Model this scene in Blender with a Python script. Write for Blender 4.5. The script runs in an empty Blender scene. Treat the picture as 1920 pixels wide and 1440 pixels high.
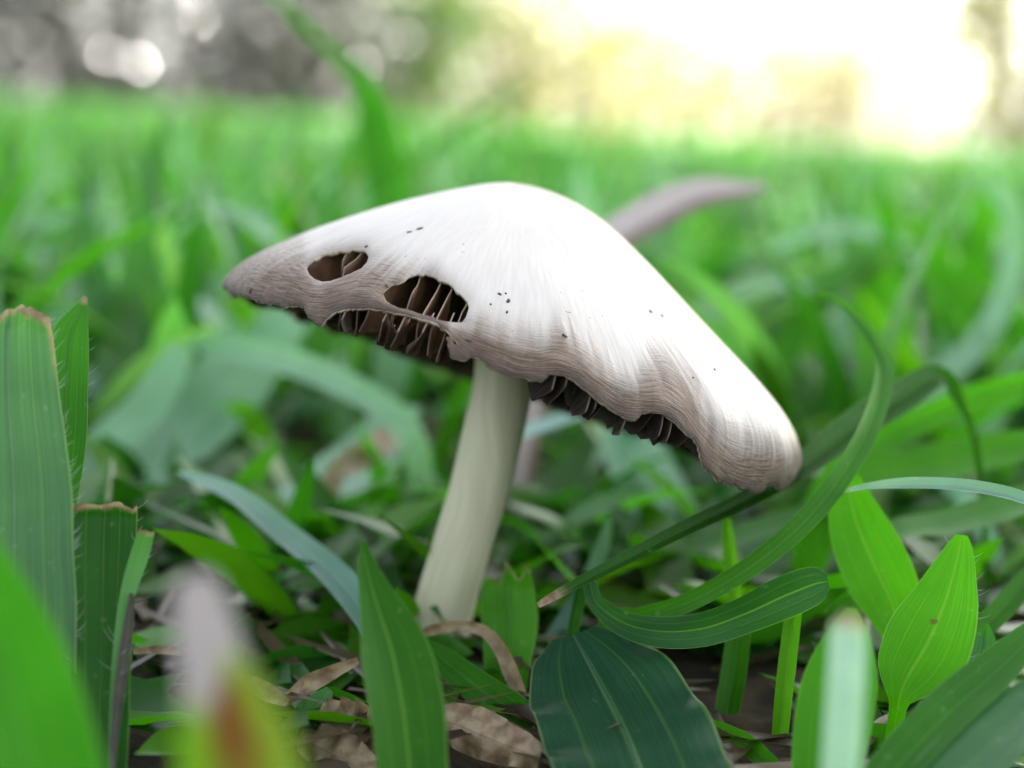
import bpy, math, random
import numpy as np
from mathutils import Vector

# ------------------------------------------------------------------ camera
F_PX = 2955.0                     # focal length in pixels of the 1920 x 1440 photograph
PITCH, ROLL = math.radians(9.4), math.radians(3.2)
FWD = np.array([0, math.cos(PITCH), -math.sin(PITCH)])
_r0 = np.array([1.0, 0, 0]); _u0 = np.array([0, math.sin(PITCH), math.cos(PITCH)])
RIGHT = _r0*math.cos(ROLL) + _u0*math.sin(ROLL)
UP = _u0*math.cos(ROLL) - _r0*math.sin(ROLL)
def ray(px, py):
    return FWD + RIGHT*((px-960)/F_PX) - UP*((py-720)/F_PX)
BASE_D = 0.168                    # the mushroom's foot stands on the ground
CAM = np.array([0, 0, -(ray(822, 1222)*BASE_D)[2]])
def P(px, py, d):
    return CAM + ray(px, py)*d
sc = bpy.context.scene
COL = sc.collection
cam_d = bpy.data.cameras.new('camera'); cam = bpy.data.objects.new('camera', cam_d); COL.objects.link(cam)
from mathutils import Matrix
m = Matrix.Identity(4)
for i, ax in enumerate((RIGHT, UP, -FWD)):
    for j in range(3): m[j][i] = ax[j]
for j in range(3): m[j][3] = CAM[j]
cam.matrix_world = m
cam_d.sensor_width = 36; cam_d.lens = 36*F_PX/1920
cam_d.clip_start = 0.005; cam_d.clip_end = 600
cam_d.dof.use_dof = True; cam_d.dof.focus_distance = 0.1425; cam_d.dof.aperture_fstop = 12.8
sc.camera = cam

# ------------------------------------------------------------------ sky, sun, exposure
SUN_EL, SUN_AZ = math.radians(40), math.radians(46)       # azimuth clockwise from +Y: ahead of the camera, to the right
w = bpy.data.worlds.new('World'); sc.world = w; w.use_nodes = True
nt = w.node_tree; bg = nt.nodes['Background']
sky = nt.nodes.new('ShaderNodeTexSky'); sky.sky_type = 'NISHITA'; sky.sun_disc = False
sky.sun_elevation = SUN_EL; sky.sun_rotation = SUN_AZ
sky.air_density = 1.0; sky.dust_density = 3.0; sky.ozone_density = 1.0
hs = nt.nodes.new('ShaderNodeHueSaturation'); hs.inputs['Saturation'].default_value = 0.30
nt.links.new(sky.outputs[0], hs.inputs['Color']); nt.links.new(hs.outputs[0], bg.inputs['Color'])
bg.inputs['Strength'].default_value = 0.15
sun_d = bpy.data.lights.new('sun', 'SUN'); sun_d.energy = 5.0; sun_d.angle = math.radians(0.5); sun_d.color = (1, .95, .86)
sun = bpy.data.objects.new('sun', sun_d); COL.objects.link(sun)
SUN_DIR = np.array([math.sin(SUN_AZ)*math.cos(SUN_EL), math.cos(SUN_AZ)*math.cos(SUN_EL), math.sin(SUN_EL)])
sun.rotation_euler = Vector(SUN_DIR).to_track_quat('Z', 'Y').to_euler()
vs = sc.view_settings
vs.view_transform = 'Standard'; vs.look = 'None'; vs.gamma = 1; vs.use_curve_mapping = False
vs.exposure = 2.2
sc.cycles.use_denoising = True
sc.cycles.max_bounces = 8; sc.cycles.transmission_bounces = 4; sc.cycles.diffuse_bounces = 4
sc.cycles.sample_clamp_indirect = 8

rng = np.random.default_rng(7); random.seed(7)

# ------------------------------------------------------------------ helpers
def unit(v): return v/np.maximum(np.linalg.norm(v, axis=-1, keepdims=True), 1e-12)
def tag(o, label=None, cat=None, group=None, kind=None):
    if label: o['label'] = label
    if cat: o['category'] = cat
    if group: o['group'] = group
    if kind: o['kind'] = kind
    return o
def empty(name, loc):
    o = bpy.data.objects.new(name, None); o.empty_display_size = .01; COL.objects.link(o); o.location = loc
    return o
def mesh_obj(name, verts, faces, mats, parent=None, attrs=None, uv=None, midx=None, smooth=True, color=None):
    """verts world-space; faces list (mixed sizes) or an (n,4)/(n,3) array."""
    me = bpy.data.meshes.new(name)
    verts = np.asarray(verts, dtype=np.float32)
    if parent is not None: verts = verts - np.array(parent_world(parent), dtype=np.float32)
    if isinstance(faces, np.ndarray):
        nf, k = faces.shape
        me.vertices.add(len(verts)); me.vertices.foreach_set('co', verts.ravel())
        me.loops.add(nf*k); me.loops.foreach_set('vertex_index', faces.astype(np.int32).ravel())
        me.polygons.add(nf); me.polygons.foreach_set('loop_start', np.arange(0, nf*k, k, dtype=np.int32))
        me.update(calc_edges=True)
    else:
        me.from_pydata(verts.tolist(), [], [list(map(int, f)) for f in faces]); me.update()
    for mt in (mats if isinstance(mats, (list, tuple)) else [mats]): me.materials.append(mt)
    if midx is not None: me.polygons.foreach_set('material_index', np.asarray(midx, dtype=np.int32))
    me.polygons.foreach_set('use_smooth', np.full(len(me.polygons), smooth))
    if attrs:
        for nm, arr in attrs.items():
            arr = np.asarray(arr, dtype=np.float32)
            if arr.ndim == 1:
                a = me.attributes.new(nm, 'FLOAT', 'POINT'); a.data.foreach_set('value', arr)
            elif arr.shape[1] == 3:
                a = me.attributes.new(nm, 'FLOAT_VECTOR', 'POINT'); a.data.foreach_set('vector', arr.ravel())
    o = bpy.data.objects.new(name, me); COL.objects.link(o)
    if parent is not None: o.parent = parent
    if color is not None: o.color = (*color, 1) if len(color) == 3 else color
    return o
def parent_world(p):
    v = Vector(p.location)
    while p.parent is not None:
        p = p.parent; v = v + Vector(p.location)
    return v
def vnoise(x, y, seed=0):
    """smooth value noise on arrays"""
    x = np.asarray(x, float); y = np.asarray(y, float)
    xi = np.floor(x).astype(np.int64); yi = np.floor(y).astype(np.int64)
    fx = x-xi; fy = y-yi; fx = fx*fx*(3-2*fx); fy = fy*fy*(3-2*fy)
    def h(a, b):
        n = (a*374761393 + b*668265263 + seed*1442695041) & 0x7fffffff
        n = ((n ^ (n >> 13))*1274126177) & 0x7fffffff
        return ((n ^ (n >> 16)) & 0xffff)/65535.0
    return (h(xi, yi)*(1-fx)+h(xi+1, yi)*fx)*(1-fy)+(h(xi, yi+1)*(1-fx)+h(xi+1, yi+1)*fx)*fy
def smooth01(a, b, x):
    t = np.clip((x-a)/(b-a), 0, 1); return t*t*(3-2*t)
def catmull(pts, n):
    pts = np.asarray(pts, float)
    p = np.vstack([2*pts[0]-pts[1], pts, 2*pts[-1]-pts[-2]])
    k = len(pts)-1; out = []
    t = np.linspace(0, k, max(n*4, 40)); i = np.minimum(t.astype(int), k-1); f = (t-i)[:, None]
    p0, p1, p2, p3 = p[i], p[i+1], p[i+2], p[i+3]
    q = .5*((2*p1)+(-p0+p2)*f+(2*p0-5*p1+4*p2-p3)*f**2+(-p0+3*p1-3*p2+p3)*f**3)
    s = np.concatenate([[0], np.cumsum(np.linalg.norm(np.diff(q[:, :3], axis=0), axis=1))])
    ts = np.linspace(0, s[-1], n)
    return np.stack([np.interp(ts, s, q[:, c]) for c in range(q.shape[1])], 1)

# ------------------------------------------------------------------ materials
class N:
    def __init__(s, name):
        s.m = bpy.data.materials.new(name); s.m.use_nodes = True; s.t = s.m.node_tree
        s.t.nodes.clear()
    def n(s, kind, **kw):
        nd = s.t.nodes.new('ShaderNode'+kind)
        for k, v in kw.items():
            if k == 'inp':
                for a, b in v.items():
                    if hasattr(b, 'is_output') or isinstance(b, bpy.types.NodeSocket): s.t.links.new(b, nd.inputs[a])
                    else: nd.inputs[a].default_value = b
            else: setattr(nd, k, v)
        return nd
    def math(s, op, a, b=0.0, c=None, clamp=False):
        nd = s.t.nodes.new('ShaderNodeMath'); nd.operation = op; nd.use_clamp = clamp
        for i, v in enumerate((a, b) if c is None else (a, b, c)):
            if isinstance(v, bpy.types.NodeSocket): s.t.links.new(v, nd.inputs[i])
            else: nd.inputs[i].default_value = v
        return nd.outputs[0]
    def mix(s, fac, a, b, mode='MIX'):
        nd = s.t.nodes.new('ShaderNodeMix'); nd.data_type = 'RGBA'; nd.blend_type = mode
        for i, v in ((0, fac), (6, a), (7, b)):
            if isinstance(v, bpy.types.NodeSocket): s.t.links.new(v, nd.inputs[i])
            else: nd.inputs[i].default_value = v if i == 0 else (*v, 1)
        return nd.outputs[2]
    def ramp(s, fac, lo, hi):
        return s.n('MapRange', inp={0: fac, 1: lo, 2: hi}, interpolation_type='SMOOTHSTEP').outputs[0]
    def attr(s, name): return s.n('Attribute', attribute_name=name)
    def out(s, sh):
        o = s.t.nodes.new('ShaderNodeOutputMaterial'); s.t.links.new(sh, o.inputs[0]); return s.m

def leaf_material(name, per_object, trans=.42, rough=.34, fine=True, spec=.5):
    k = N(name)
    col = k.n('ObjectInfo').outputs['Color'] if per_object else k.attr('tint').outputs['Vector']
    uvv = k.attr('luv').outputs['Vector']
    sep = k.n('SeparateXYZ', inp={0: uvv}); u, v = sep.outputs[0], sep.outputs[1]
    dry = k.attr('dry').outputs['Fac']
    tc = k.n('TexCoord').outputs['Object']
    au = k.math('ABSOLUTE', u)
    base = col
    h = None
    if fine:
        nz = k.n('TexNoise', inp={'Vector': tc, 'Scale': 130.0, 'Detail': 4.0}).outputs[0]
        base = k.mix(k.ramp(nz, .3, .75), k.mix(1.0, base, (.72, .8, .75), 'MULTIPLY'), base)
        # parallel veins: fine ones all across, a few strong pale ones, and the midrib
        wob = k.math('MULTIPLY', k.n('TexNoise', inp={'Vector': k.n('CombineXYZ', inp={0: k.math('MULTIPLY', u, 3.0), 1: k.math('MULTIPLY', v, 2.0)}).outputs[0], 'Scale': 2.0}).outputs[0], .05)
        uu = k.math('ADD', u, wob)
        fineline = k.n('TexNoise', inp={'Vector': k.n('CombineXYZ', inp={0: k.math('MULTIPLY', uu, 34.0), 1: k.math('MULTIPLY', v, 1.6), 2: 0.0}).outputs[0], 'Scale': 1.0, 'Detail': 3.0}).outputs[0]
        base = k.mix(k.ramp(fineline, .35, .7), k.mix(1.0, base, (.80, .82, .85), 'MULTIPLY'), k.mix(1.0, base, (1.18, 1.10, 1.12), 'MULTIPLY'))
        strong = k.ramp(k.math('COSINE', k.math('MULTIPLY', uu, 2*math.pi*2.0)), .93, 1.0)
        rib = k.ramp(au, .06, .02)
        vein = k.math('MAXIMUM', k.math('MULTIPLY', strong, .16), k.math('MULTIPLY', rib, .4))
        base = k.mix(vein, base, (.18, .38, .05))
        # pale bloom and scuffs
        sc1 = k.n('TexNoise', inp={'Vector': tc, 'Scale': 900.0, 'Detail': 2.0}).outputs[0]
        base = k.mix(k.math('MULTIPLY', k.ramp(sc1, .66, .76), .12), base, (.35, .45, .36))
        sc2 = k.n('TexNoise', inp={'Vector': tc, 'Scale': 420.0, 'Detail': 3.0}).outputs[0]
        base = k.mix(k.math('MULTIPLY', k.ramp(sc2, .74, .78), .8), base, (.10, .07, .03))
        edge = k.ramp(au, .955, .99)
        base = k.mix(k.math('MULTIPLY', edge, .28), base, (.30, .42, .18))
        h = k.math('ADD', k.math('MULTIPLY', fineline, .5), k.math('MULTIPLY', k.math('ADD', strong, rib), -.5))
    if per_object: base = k.mix(k.attr('pf').outputs['Fac'], base, k.attr('paint').outputs['Vector'])
    nd = k.n('TexNoise', inp={'Vector': tc, 'Scale': 700.0, 'Detail': 3.0}).outputs[0]
    dcol = k.mix(k.ramp(nd, .3, .7), (.20, .13, .075), (.48, .38, .25))
    base = k.mix(dry, base, dcol)
    tcol = k.mix(1.0, base, (1.5, 1.9, .30), 'MULTIPLY')
    if per_object: tcol = k.mix(k.attr('pf').outputs['Fac'], tcol, k.mix(1.0, base, (.9, .9, .9), 'MULTIPLY'))
    tcol = k.mix(dry, tcol, k.mix(1.0, base, (.5, .4, .25), 'MULTIPLY'))
    bs = k.n('BsdfPrincipled', inp={'Base Color': base, 'Roughness': rough, 'Specular IOR Level': k.n('ObjectInfo').outputs['Alpha'] if per_object else spec})
    tr = k.n('BsdfTranslucent', inp={'Color': tcol})
    if h is not None:
        bp = k.n('Bump', inp={'Height': h, 'Strength': .35, 'Distance': .0003}).outputs[0]
        k.t.links.new(bp, bs.inputs['Normal']); k.t.links.new(bp, tr.inputs['Normal'])
    ms = k.n('MixShader', inp={0: trans, 1: bs.outputs[0], 2: tr.outputs[0]})
    return k.out(ms.outputs[0])

M_LEAF = leaf_material('grass_leaf', True)
M_LAWN = leaf_material('lawn_leaf', False, fine=False, trans=.44, rough=.34, spec=.45)

def simple(name, col, rough=.6, col2=None, scale=20.0, bump=0.0, dist=.001, trans=0.0, spec=.4, detail=4.0):
    k = N(name); tc = k.n('TexCoord').outputs['Object']
    nz = k.n('TexNoise', inp={'Vector': tc, 'Scale': scale, 'Detail': detail}).outputs[0]
    c = k.mix(k.ramp(nz, .3, .7), col, col2 or tuple(x*.6 for x in col))
    bs = k.n('BsdfPrincipled', inp={'Base Color': c, 'Roughness': rough, 'Specular IOR Level': spec})
    if bump: k.t.links.new(k.n('Bump', inp={'Height': nz, 'Strength': bump, 'Distance': dist}).outputs[0], bs.inputs['Normal'])
    sh = bs.outputs[0]
    if trans:
        sh = k.n('MixShader', inp={0: trans, 1: sh, 2: k.n('BsdfTranslucent', inp={'Color': c}).outputs[0]}).outputs[0]
    return k.out(sh)

M_SOIL = simple('soil', (.030, .020, .012), .9, (.075, .050, .030), 160.0, .8, .002)
M_BARK = simple('bark', (.10, .07, .05), .9, (.05, .035, .025), 30.0, .8, .01)
M_DIRT = simple('dirt_speck', (.035, .028, .025), .9, (.09, .07, .06), 2500.0)
M_HAIR = simple('leaf_hair', (.55, .62, .55), .4, (.6, .66, .6), trans=.4)

# ================================================================== GROUND
k = N('ground')
tc = k.n('TexCoord').outputs['Object']
n1 = k.n('TexNoise', inp={'Vector': tc, 'Scale': 180.0, 'Detail': 6.0}).outputs[0]
n2 = k.n('TexNoise', inp={'Vector': tc, 'Scale': 9.0, 'Detail': 5.0}).outputs[0]
soil = k.mix(k.ramp(n1, .3, .7), (.018, .013, .008), (.07, .048, .028))
green = k.mix(k.ramp(n2, .3, .7), (.035, .085, .018), (.075, .15, .035))
dist = k.n('VectorMath', operation='LENGTH', inp={0: tc}).outputs['Value']
c = k.mix(k.ramp(dist, .5, 2.2), soil, green)
bs = k.n('BsdfPrincipled', inp={'Base Color': c, 'Roughness': .95})
k.t.links.new(k.n('Bump', inp={'Height': n1, 'Strength': .7, 'Distance': .003}).outputs[0], bs.inputs['Normal'])
M_GROUND = k.out(bs.outputs[0])
# rings of quads: finely lumpy near the mushroom, flat towards the horizon
rr = np.concatenate([[0], np.geomspace(.01, 1.0, 60), np.geomspace(1.2, 400, 24)])
aa = np.linspace(0, 2*np.pi, 97)[:-1]
R, A = np.meshgrid(rr, aa, indexing='ij')
gx, gy = R*np.cos(A), R*np.sin(A)+.16
gz = np.where(R < 1.5, (vnoise(gx*90+50, gy*90+50, 3)-.6)*.004+(vnoise(gx*300+50, gy*300+50, 4)-.5)*.0015, -.003)
nr, na = R.shape
idx = np.arange(nr*na).reshape(nr, na)
q = np.stack([idx[:-1], np.roll(idx, -1, 1)[:-1], np.roll(idx, -1, 1)[1:], idx[1:]], -1).reshape(-1, 4)[:, ::-1]
tag(mesh_obj('ground', np.stack([gx, gy, gz], -1).reshape(-1, 3), q, M_GROUND), kind='structure')

# ================================================================== LAWN (countless blades)
def blades_mesh(x, y, h, wd, az, lean, bend, tint, ns, nc=2, twist=None, zb=None):
    """many arching lanceolate blades; returns verts, faces, attributes"""
    n = len(x); s = np.linspace(0, 1, ns+1)
    ang = lean[:, None]+bend[:, None]*s[None]                     # angle from vertical
    ds = (h/ns)[:, None]*np.ones_like(ang)
    out = np.concatenate([np.zeros((n, 1)), np.cumsum(np.sin(ang[:, :-1])*ds[:, :-1], 1)], 1)
    up = np.concatenate([np.zeros((n, 1)), np.cumsum(np.cos(ang[:, :-1])*ds[:, :-1], 1)], 1)
    dx, dy = np.cos(az)[:, None], np.sin(az)[:, None]
    cx = x[:, None]+out*dx; cy = y[:, None]+out*dy; cz = up-.002
    cz = np.maximum(cz, .001+.002*s[None])
    prof = np.clip(.62+.9*s-1.55*s**2.6, 0.0, 1)*(1-s**9)
    prof = prof/prof.max()
    tw = (twist if twist is not None else np.zeros(n))[:, None]*s[None]
    sx, sy = -dy*np.cos(tw), dx*np.cos(tw)
    sz = np.sin(tw)
    us = np.linspace(-1, 1, nc+1)
    V = np.zeros((n, ns+1, nc+1, 3))
    nxp = -np.cos(ang)*dx; nyp = -np.cos(ang)*dy; nzp = np.sin(ang)
    for j, u in enumerate(us):
        o = u*wd[:, None]*.5*prof[None]; f = abs(u)*.28*wd[:, None]*.5*prof[None]
        V[:, :, j, 0] = cx+o*sx+f*nxp; V[:, :, j, 1] = cy+o*sy+f*nyp; V[:, :, j, 2] = cz+o*sz+f*nzp
    luv = np.zeros_like(V); luv[..., 0] = us[None, None]; luv[..., 1] = s[None, :, None]
    T = np.broadcast_to(tint[:, None, None, :], V.shape)
    k1 = (ns+1)*(nc+1)
    b = np.arange(k1).reshape(ns+1, nc+1)
    q = np.stack([b[:-1, :-1], b[:-1, 1:], b[1:, 1:], b[1:, :-1]], -1).reshape(-1, 4)
    Q = (q[None]+(np.arange(n)*k1)[:, None, None]).reshape(-1, 4)
    return V.reshape(-1, 3), Q, luv.reshape(-1, 3), T.reshape(-1, 3)

PAL = np.array([(.042, .195, .010), (.060, .230, .010), (.030, .140, .020), (.12, .29, .15), (.085, .250, .015), (.10, .27, .15), (.16, .32, .21)])  # mint entries put sky sheen into the tint
def tints(n, dryp=.02):
    t = PAL[rng.integers(0, len(PAL), n)]*rng.uniform(.5, 1.3, (n, 1))
    d = rng.random(n) < dryp
    t[d] = np.array([.26, .19, .12])*rng.uniform(.6, 1.2, (d.sum(), 1))
    return t
def field(dens, y0, y1, half, hr, wr, ns, nc, keep=None, dryp=.03):
    n = int(dens*1e4*((half*y1)+(half*y0))*(y1-y0))
    y = np.sqrt(rng.uniform(y0**2, y1**2, n)); x = rng.uniform(-1, 1, n)*half*y
    if keep is not None:
        kp = keep(x, y); x, y = x[kp], y[kp]
    n = len(x)
    h = rng.uniform(*hr, n); wd = rng.uniform(*wr, n)
    return blades_mesh(x, y, h, wd, rng.uniform(0, 2*np.pi, n), np.abs(rng.normal(.1, .45, n)),
                       rng.uniform(.2, 1.9, n), tints(n, dryp), ns, nc, rng.normal(0, .7, n))
parts = []
def clear_view(x, y):
    # nothing between the lens and the mushroom or just around its foot
    return ~((y < .232) & (np.abs(x) < .036+.36*np.maximum(y, 0)))
parts.append(field(1.5, .232, .55, .75, (.026, .062), (.0035, .0085), 8, 2, dryp=.004))
parts.append(field(.95, .55, 1.1, .62, (.028, .060), (.004, .009), 6, 2))
parts.append(field(.20, 1.1, 3.0, .55, (.030, .062), (.007, .013), 4, 1))
parts.append(field(.05, 3.0, 7.5, .55, (.035, .065), (.014, .024), 3, 1))
parts.append(field(.010, .45, 2.2, .60, (.060, .115), (.005, .009), 8, 2))
# round about the camera, outside its view
n = 5200
x = rng.uniform(-.75, .75, n); y = rng.uniform(-.45, .45, n)
kp = clear_view(x, y) & ~((y >= .232) & (np.abs(x) < .75*y)) & ~((y < .05) & (np.hypot(x, y) < .09)); x, y = x[kp], y[kp]; n = len(x)
parts.append(blades_mesh(x, y, rng.uniform(.028, .06, n), rng.uniform(.005, .009, n), rng.uniform(0, 2*np.pi, n),
             np.abs(rng.normal(.15, .25, n)), rng.uniform(.2, 1.7, n), tints(n), 6, 2, rng.normal(0, .6, n)))
# short blades and runners lying low round the foot
n = 1300
x = rng.uniform(-.15, .15, n); y = rng.uniform(.132, .236, n)
kp = ~((y < .158) & (x > -.006) & (x < .034)); x, y = x[kp], y[kp]; n = len(x)
hh = rng.uniform(.010, .030, n)*np.where(y < .165, .55, 1.0)
tl = PAL[rng.choice([0, 1, 2, 2, 4], n)]*rng.uniform(.4, 1.0, (n, 1))
parts.append(blades_mesh(x, y, hh, rng.uniform(.003, .007, n), rng.uniform(0, 2*np.pi, n),
             rng.uniform(.6, 1.35, n), rng.uniform(.1, .8, n), tl, 6, 2, rng.normal(0, .6, n)))
off = 0; VV, QQ, LL, TT = [], [], [], []
for v_, q_, l_, t_ in parts:
    VV.append(v_); QQ.append(q_+off); LL.append(l_); TT.append(t_); off += len(v_)
lawn = mesh_obj('lawn_grass', np.vstack(VV), np.vstack(QQ), M_LAWN, attrs={'luv': np.vstack(LL), 'tint': np.vstack(TT)})
tag(lawn, 'dense green lawn of broad soft grass blades all around the mushroom', 'grass', kind='stuff')

# ================================================================== TREES AND SHRUBS
rng_all = rng; rng = np.random.default_rng(1)
def leaf_cloud(n, sampler, size, aspect=.5, glint_turn=0.0):
    c = sampler(n); n = len(c)
    nrm_ = unit(SUN_DIR*.8+np.array([.1, -.75, .05]))*glint_turn+unit(rng.normal(size=(n, 3)))   # leaves tilted between sun and camera so that they glint
    d = unit(np.cross(unit(nrm_), unit(rng.normal(size=(n, 3)))))
    s = unit(np.cross(unit(nrm_), d))
    L = (size*rng.uniform(.6, 1.3, n))[:, None]
    nn = np.cross(d, s)
    V = np.stack([c-d*L*.5, c+s*L*aspect*.5+nn*L*.06, c+d*L*.5, c-s*L*aspect*.5+nn*L*.06], 1)
    Q = np.arange(n*4).reshape(n, 4)
    return V.reshape(-1, 3), np.vstack([Q[:, [0, 1, 2]], Q[:, [0, 2, 3]]])
def tube(pts, rad, ns=8, cap=True):
    pts = np.asarray(pts, float); n = len(pts); rad = np.broadcast_to(rad, n)
    t = unit(np.gradient(pts, axis=0)); up = np.array([.31, .2, .93])
    a = unit(np.cross(t, up)); b = np.cross(t, a)
    an = np.linspace(0, 2*np.pi, ns, endpoint=False)
    V = pts[:, None]+rad[:, None, None]*(np.cos(an)[None, :, None]*a[:, None]+np.sin(an)[None, :, None]*b[:, None])
    ix = np.arange(n*ns).reshape(n, ns)
    q = np.stack([ix[:-1], np.roll(ix, -1, 1)[:-1], np.roll(ix, -1, 1)[1:], ix[1:]], -1).reshape(-1, 4)
    return V.reshape(-1, 3), q
def merge(parts):
    off = 0; V, Q = [], []
    for v, q in parts: V.append(v); Q.append(q+off); off += len(v)
    return np.vstack(V), np.vstack(Q)
def foliage_mat(name, c1, c2, rough, trans, scale=3.0, spec=.5):
    return simple(name, c1, rough, c2, scale, trans=trans, spec=spec, detail=3.0)
def blob_sampler(c, r, clumps, spread, shell=.55):
    c = np.array(c); r = np.array(r)
    cl = unit(rng.normal(size=(clumps, 3)))*rng.uniform(shell, 1, (clumps, 1))
    cs = rng.uniform(.6, 1.3, clumps)
    def f(n):
        i = rng.integers(0, clumps, n)
        p = c+(cl[i]+rng.normal(size=(n, 3))*spread*cs[i][:, None])*r
        return p[p[:, 2] > .01]
    return f
def shrub(label, x, y, h, rad, nleaf, size, mat, stems=5, group=None, name='shrub', clumps=26, spread=.22, lift=.5, glint_turn=0.0):
    o = empty(name, (x, y, 0)); tag(o, label, 'shrub', group)
    v, q = leaf_cloud(nleaf, blob_sampler((x, y, h*lift), (rad, rad*.8, h*.5), clumps, spread), size, .5, glint_turn)
    mesh_obj('foliage', v, q, mat, o, smooth=False)
    for i in range(stems):
        a = rng.uniform(0, 2*np.pi); r = rng.uniform(.3, .8)*rad
        top = np.array([x+math.cos(a)*r, y+math.sin(a)*r, h*rng.uniform(.55, .85)])
        base = np.array([x+math.cos(a)*.05, y+math.sin(a)*.05, -.02])
        mid = base*.5+top*.5+rng.normal(size=3)*.04
        v, q = tube(catmull([base, mid, top], 7), np.linspace(.018, .006, 7)*max(1, h), 6)
        mesh_obj('stem', v, q, M_BARK, o)
    return o
F_DARK = foliage_mat('foliage_dark_glossy', (.020, .030, .011), (.062, .055, .030), .17, .10, 5.0, .7)  # leaves coloured dark in place of the corner's shade
F_GREEN = foliage_mat('foliage_green', (.08, .17, .03), (.16, .24, .05), .35, .5)
F_YELLOW = foliage_mat('foliage_yellow_green', (.30, .31, .10), (.44, .41, .19), .30, .6)
F_PALE = foliage_mat('foliage_sun_whitened', (.54, .49, .28), (.66, .61, .42), .45, .6)  # leaf colour whitened to carry blown-out sunlight
F_TREE = foliage_mat('foliage_shade_tree', (.03, .07, .02), (.05, .10, .03), .45, .1, 2.0)
GB = 'shrubs along the far edge of the lawn'
shrub('dark glossy-leaved shrub with bright glints at the lawn corner', -1.75, 6.4, 1.5, .75, 4600, .075, F_DARK, 6, GB, lift=.38, clumps=34, glint_turn=1.5)
shrub('low dark brownish shrub next to the glossy one', -1.05, 6.9, 1.1, .50, 2400, .08, F_DARK, 4, GB, lift=.36, glint_turn=1.5)
shrub('leafy mid green shrub between dark and sunlit bushes', -.60, 7.8, 1.2, .45, 1300, .09, F_GREEN, 4, GB, lift=.38)
shrub('sunlit yellow-green shrub beside the leafy green one', .05, 8.8, 1.2, .70, 1900, .10, F_YELLOW, 4, GB, lift=.4, spread=.36)
shrub('sunlit shrub with leaves painted glare-pale in the bright gap', 1.05, 9.8, 1.0, .85, 1700, .11, F_PALE, 3, GB, lift=.36, spread=.4)
shrub('sparse sunlit yellow shrub with open twigs over lawn', 1.85, 9.4, 1.1, .60, 1300, .10, F_PALE, 4, GB, lift=.36, spread=.36)
shrub('tall olive and yellow shrub closing the sunlit edge', 2.62, 8.4, 1.6, .46, 1700, .09, F_YELLOW, 6, GB, lift=.38, spread=.3)

def unseen_shade_tree(label, x, y, trunk_h, crown_c, crown_r, nleaf, size, mat, group=None):
    o = empty('unseen_shade_tree', (x, y, 0)); tag(o, label, 'unseen_shade_tree', group)
    tp = catmull([(x, y, -.1), (x+.06, y+.04, trunk_h*.5), (x-.03, y, trunk_h), (crown_c[0], crown_c[1], crown_c[2])], 14)
    v, q = tube(tp, np.linspace(.22, .06, 14), 12); mesh_obj('trunk', v, q, M_BARK, o)
    for i in range(7):
        a = i*2*np.pi/7+.3; e = np.array([math.cos(a)*crown_r[0]*.7, math.sin(a)*crown_r[1]*.7, rng.uniform(-.2, .5)*crown_r[2]])
        b0 = np.array([x, y, trunk_h*.95]); e = np.array(crown_c)+e
        v, q = tube(catmull([b0, b0*.5+e*.5+np.array([0, 0, .25]), e], 8), np.linspace(.09, .02, 8), 7); mesh_obj('limb', v, q, M_BARK, o)
    v, q = leaf_cloud(nleaf, blob_sampler(crown_c, crown_r, 70, .20, .25), size, .6); mesh_obj('crown', v, q, mat, o)
    return o
# the tree is added, unseen, right of the frame to shade the near lawn
hd = np.array([math.sin(SUN_AZ), math.cos(SUN_AZ)])
tc_ = hd*7.0; tz = 9.0*math.tan(SUN_EL)
unseen_shade_tree('broad leafy tree added out of frame to shade the mushroom', tc_[0], tc_[1], 4.6, (tc_[0], tc_[1], tz), (3.6, 3.6, 2.0), 24000, .26, F_TREE)

rng = rng_all
# ================================================================== MUSHROOM
DC = 0.164; S_PX = DC/F_PX                         # one photograph pixel at the cap's centre, in metres
MID = (947.0, 732.0); TILT = math.atan2(375, 1045)
ct, st = math.cos(TILT), math.sin(TILT)
M3 = P(MID[0], MID[1], DC)
AX_A = RIGHT*ct-UP*st; AX_B = RIGHT*st+UP*ct; AX_W = -FWD     # along the rim plane, up the cap's axis, towards the viewer
def cap_world(a, b, w_): return M3+S_PX*(a[..., None]*AX_A+b[..., None]*AX_B+w_[..., None]*AX_W)
def to_px(X):
    r = X-CAM; d = r@FWD
    return 960+F_PX*(r@RIGHT)/d, 720-F_PX*(r@UP)/d
def to_ab(pts):
    p = np.array(pts, float)-np.array(MID)
    return np.stack([p[:, 0]*ct+p[:, 1]*st, p[:, 0]*st-p[:, 1]*ct], 1)
SIL_L = [(960, 343), (900, 348), (800, 370), (700, 398), (600, 430), (520, 464), (470, 490), (442, 512), (428, 530), (425, 545), (431, 557)]
SIL_R = [(960, 343), (1000, 350), (1040, 363), (1080, 382), (1120, 407), (1150, 432), (1200, 480), (1250, 533), (1300, 588), (1350, 642),
         (1400, 695), (1440, 741), (1470, 782), (1490, 822), (1499, 860), (1496, 890), (1480, 918)]
def profile(pts, t):
    ab = to_ab(pts); c = catmull(np.c_[ab, np.zeros(len(ab))], 120)[:, :2]
    s = np.linspace(0, 1, 120)
    out = np.stack([np.interp(t, s, c[:, i]) for i in range(2)], -1)
    end = (c[-1]-c[-8])/(s[-1]-s[-8])
    out += np.where(t > 1, t-1, 0)[..., None]*end
    return out
NT, NR = 648, 150
th = np.linspace(0, 2*np.pi, NT, endpoint=False)
tt = np.concatenate([np.linspace(0.004, .55, 40, endpoint=False), np.linspace(.55, 1.12, NR-40)])
TH, TG = np.meshgrid(th, tt, indexing='ij')
pL = profile(SIL_L, tt); pR = profile(SIL_R, tt); apex = to_ab([(960, 343)])[0]
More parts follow.
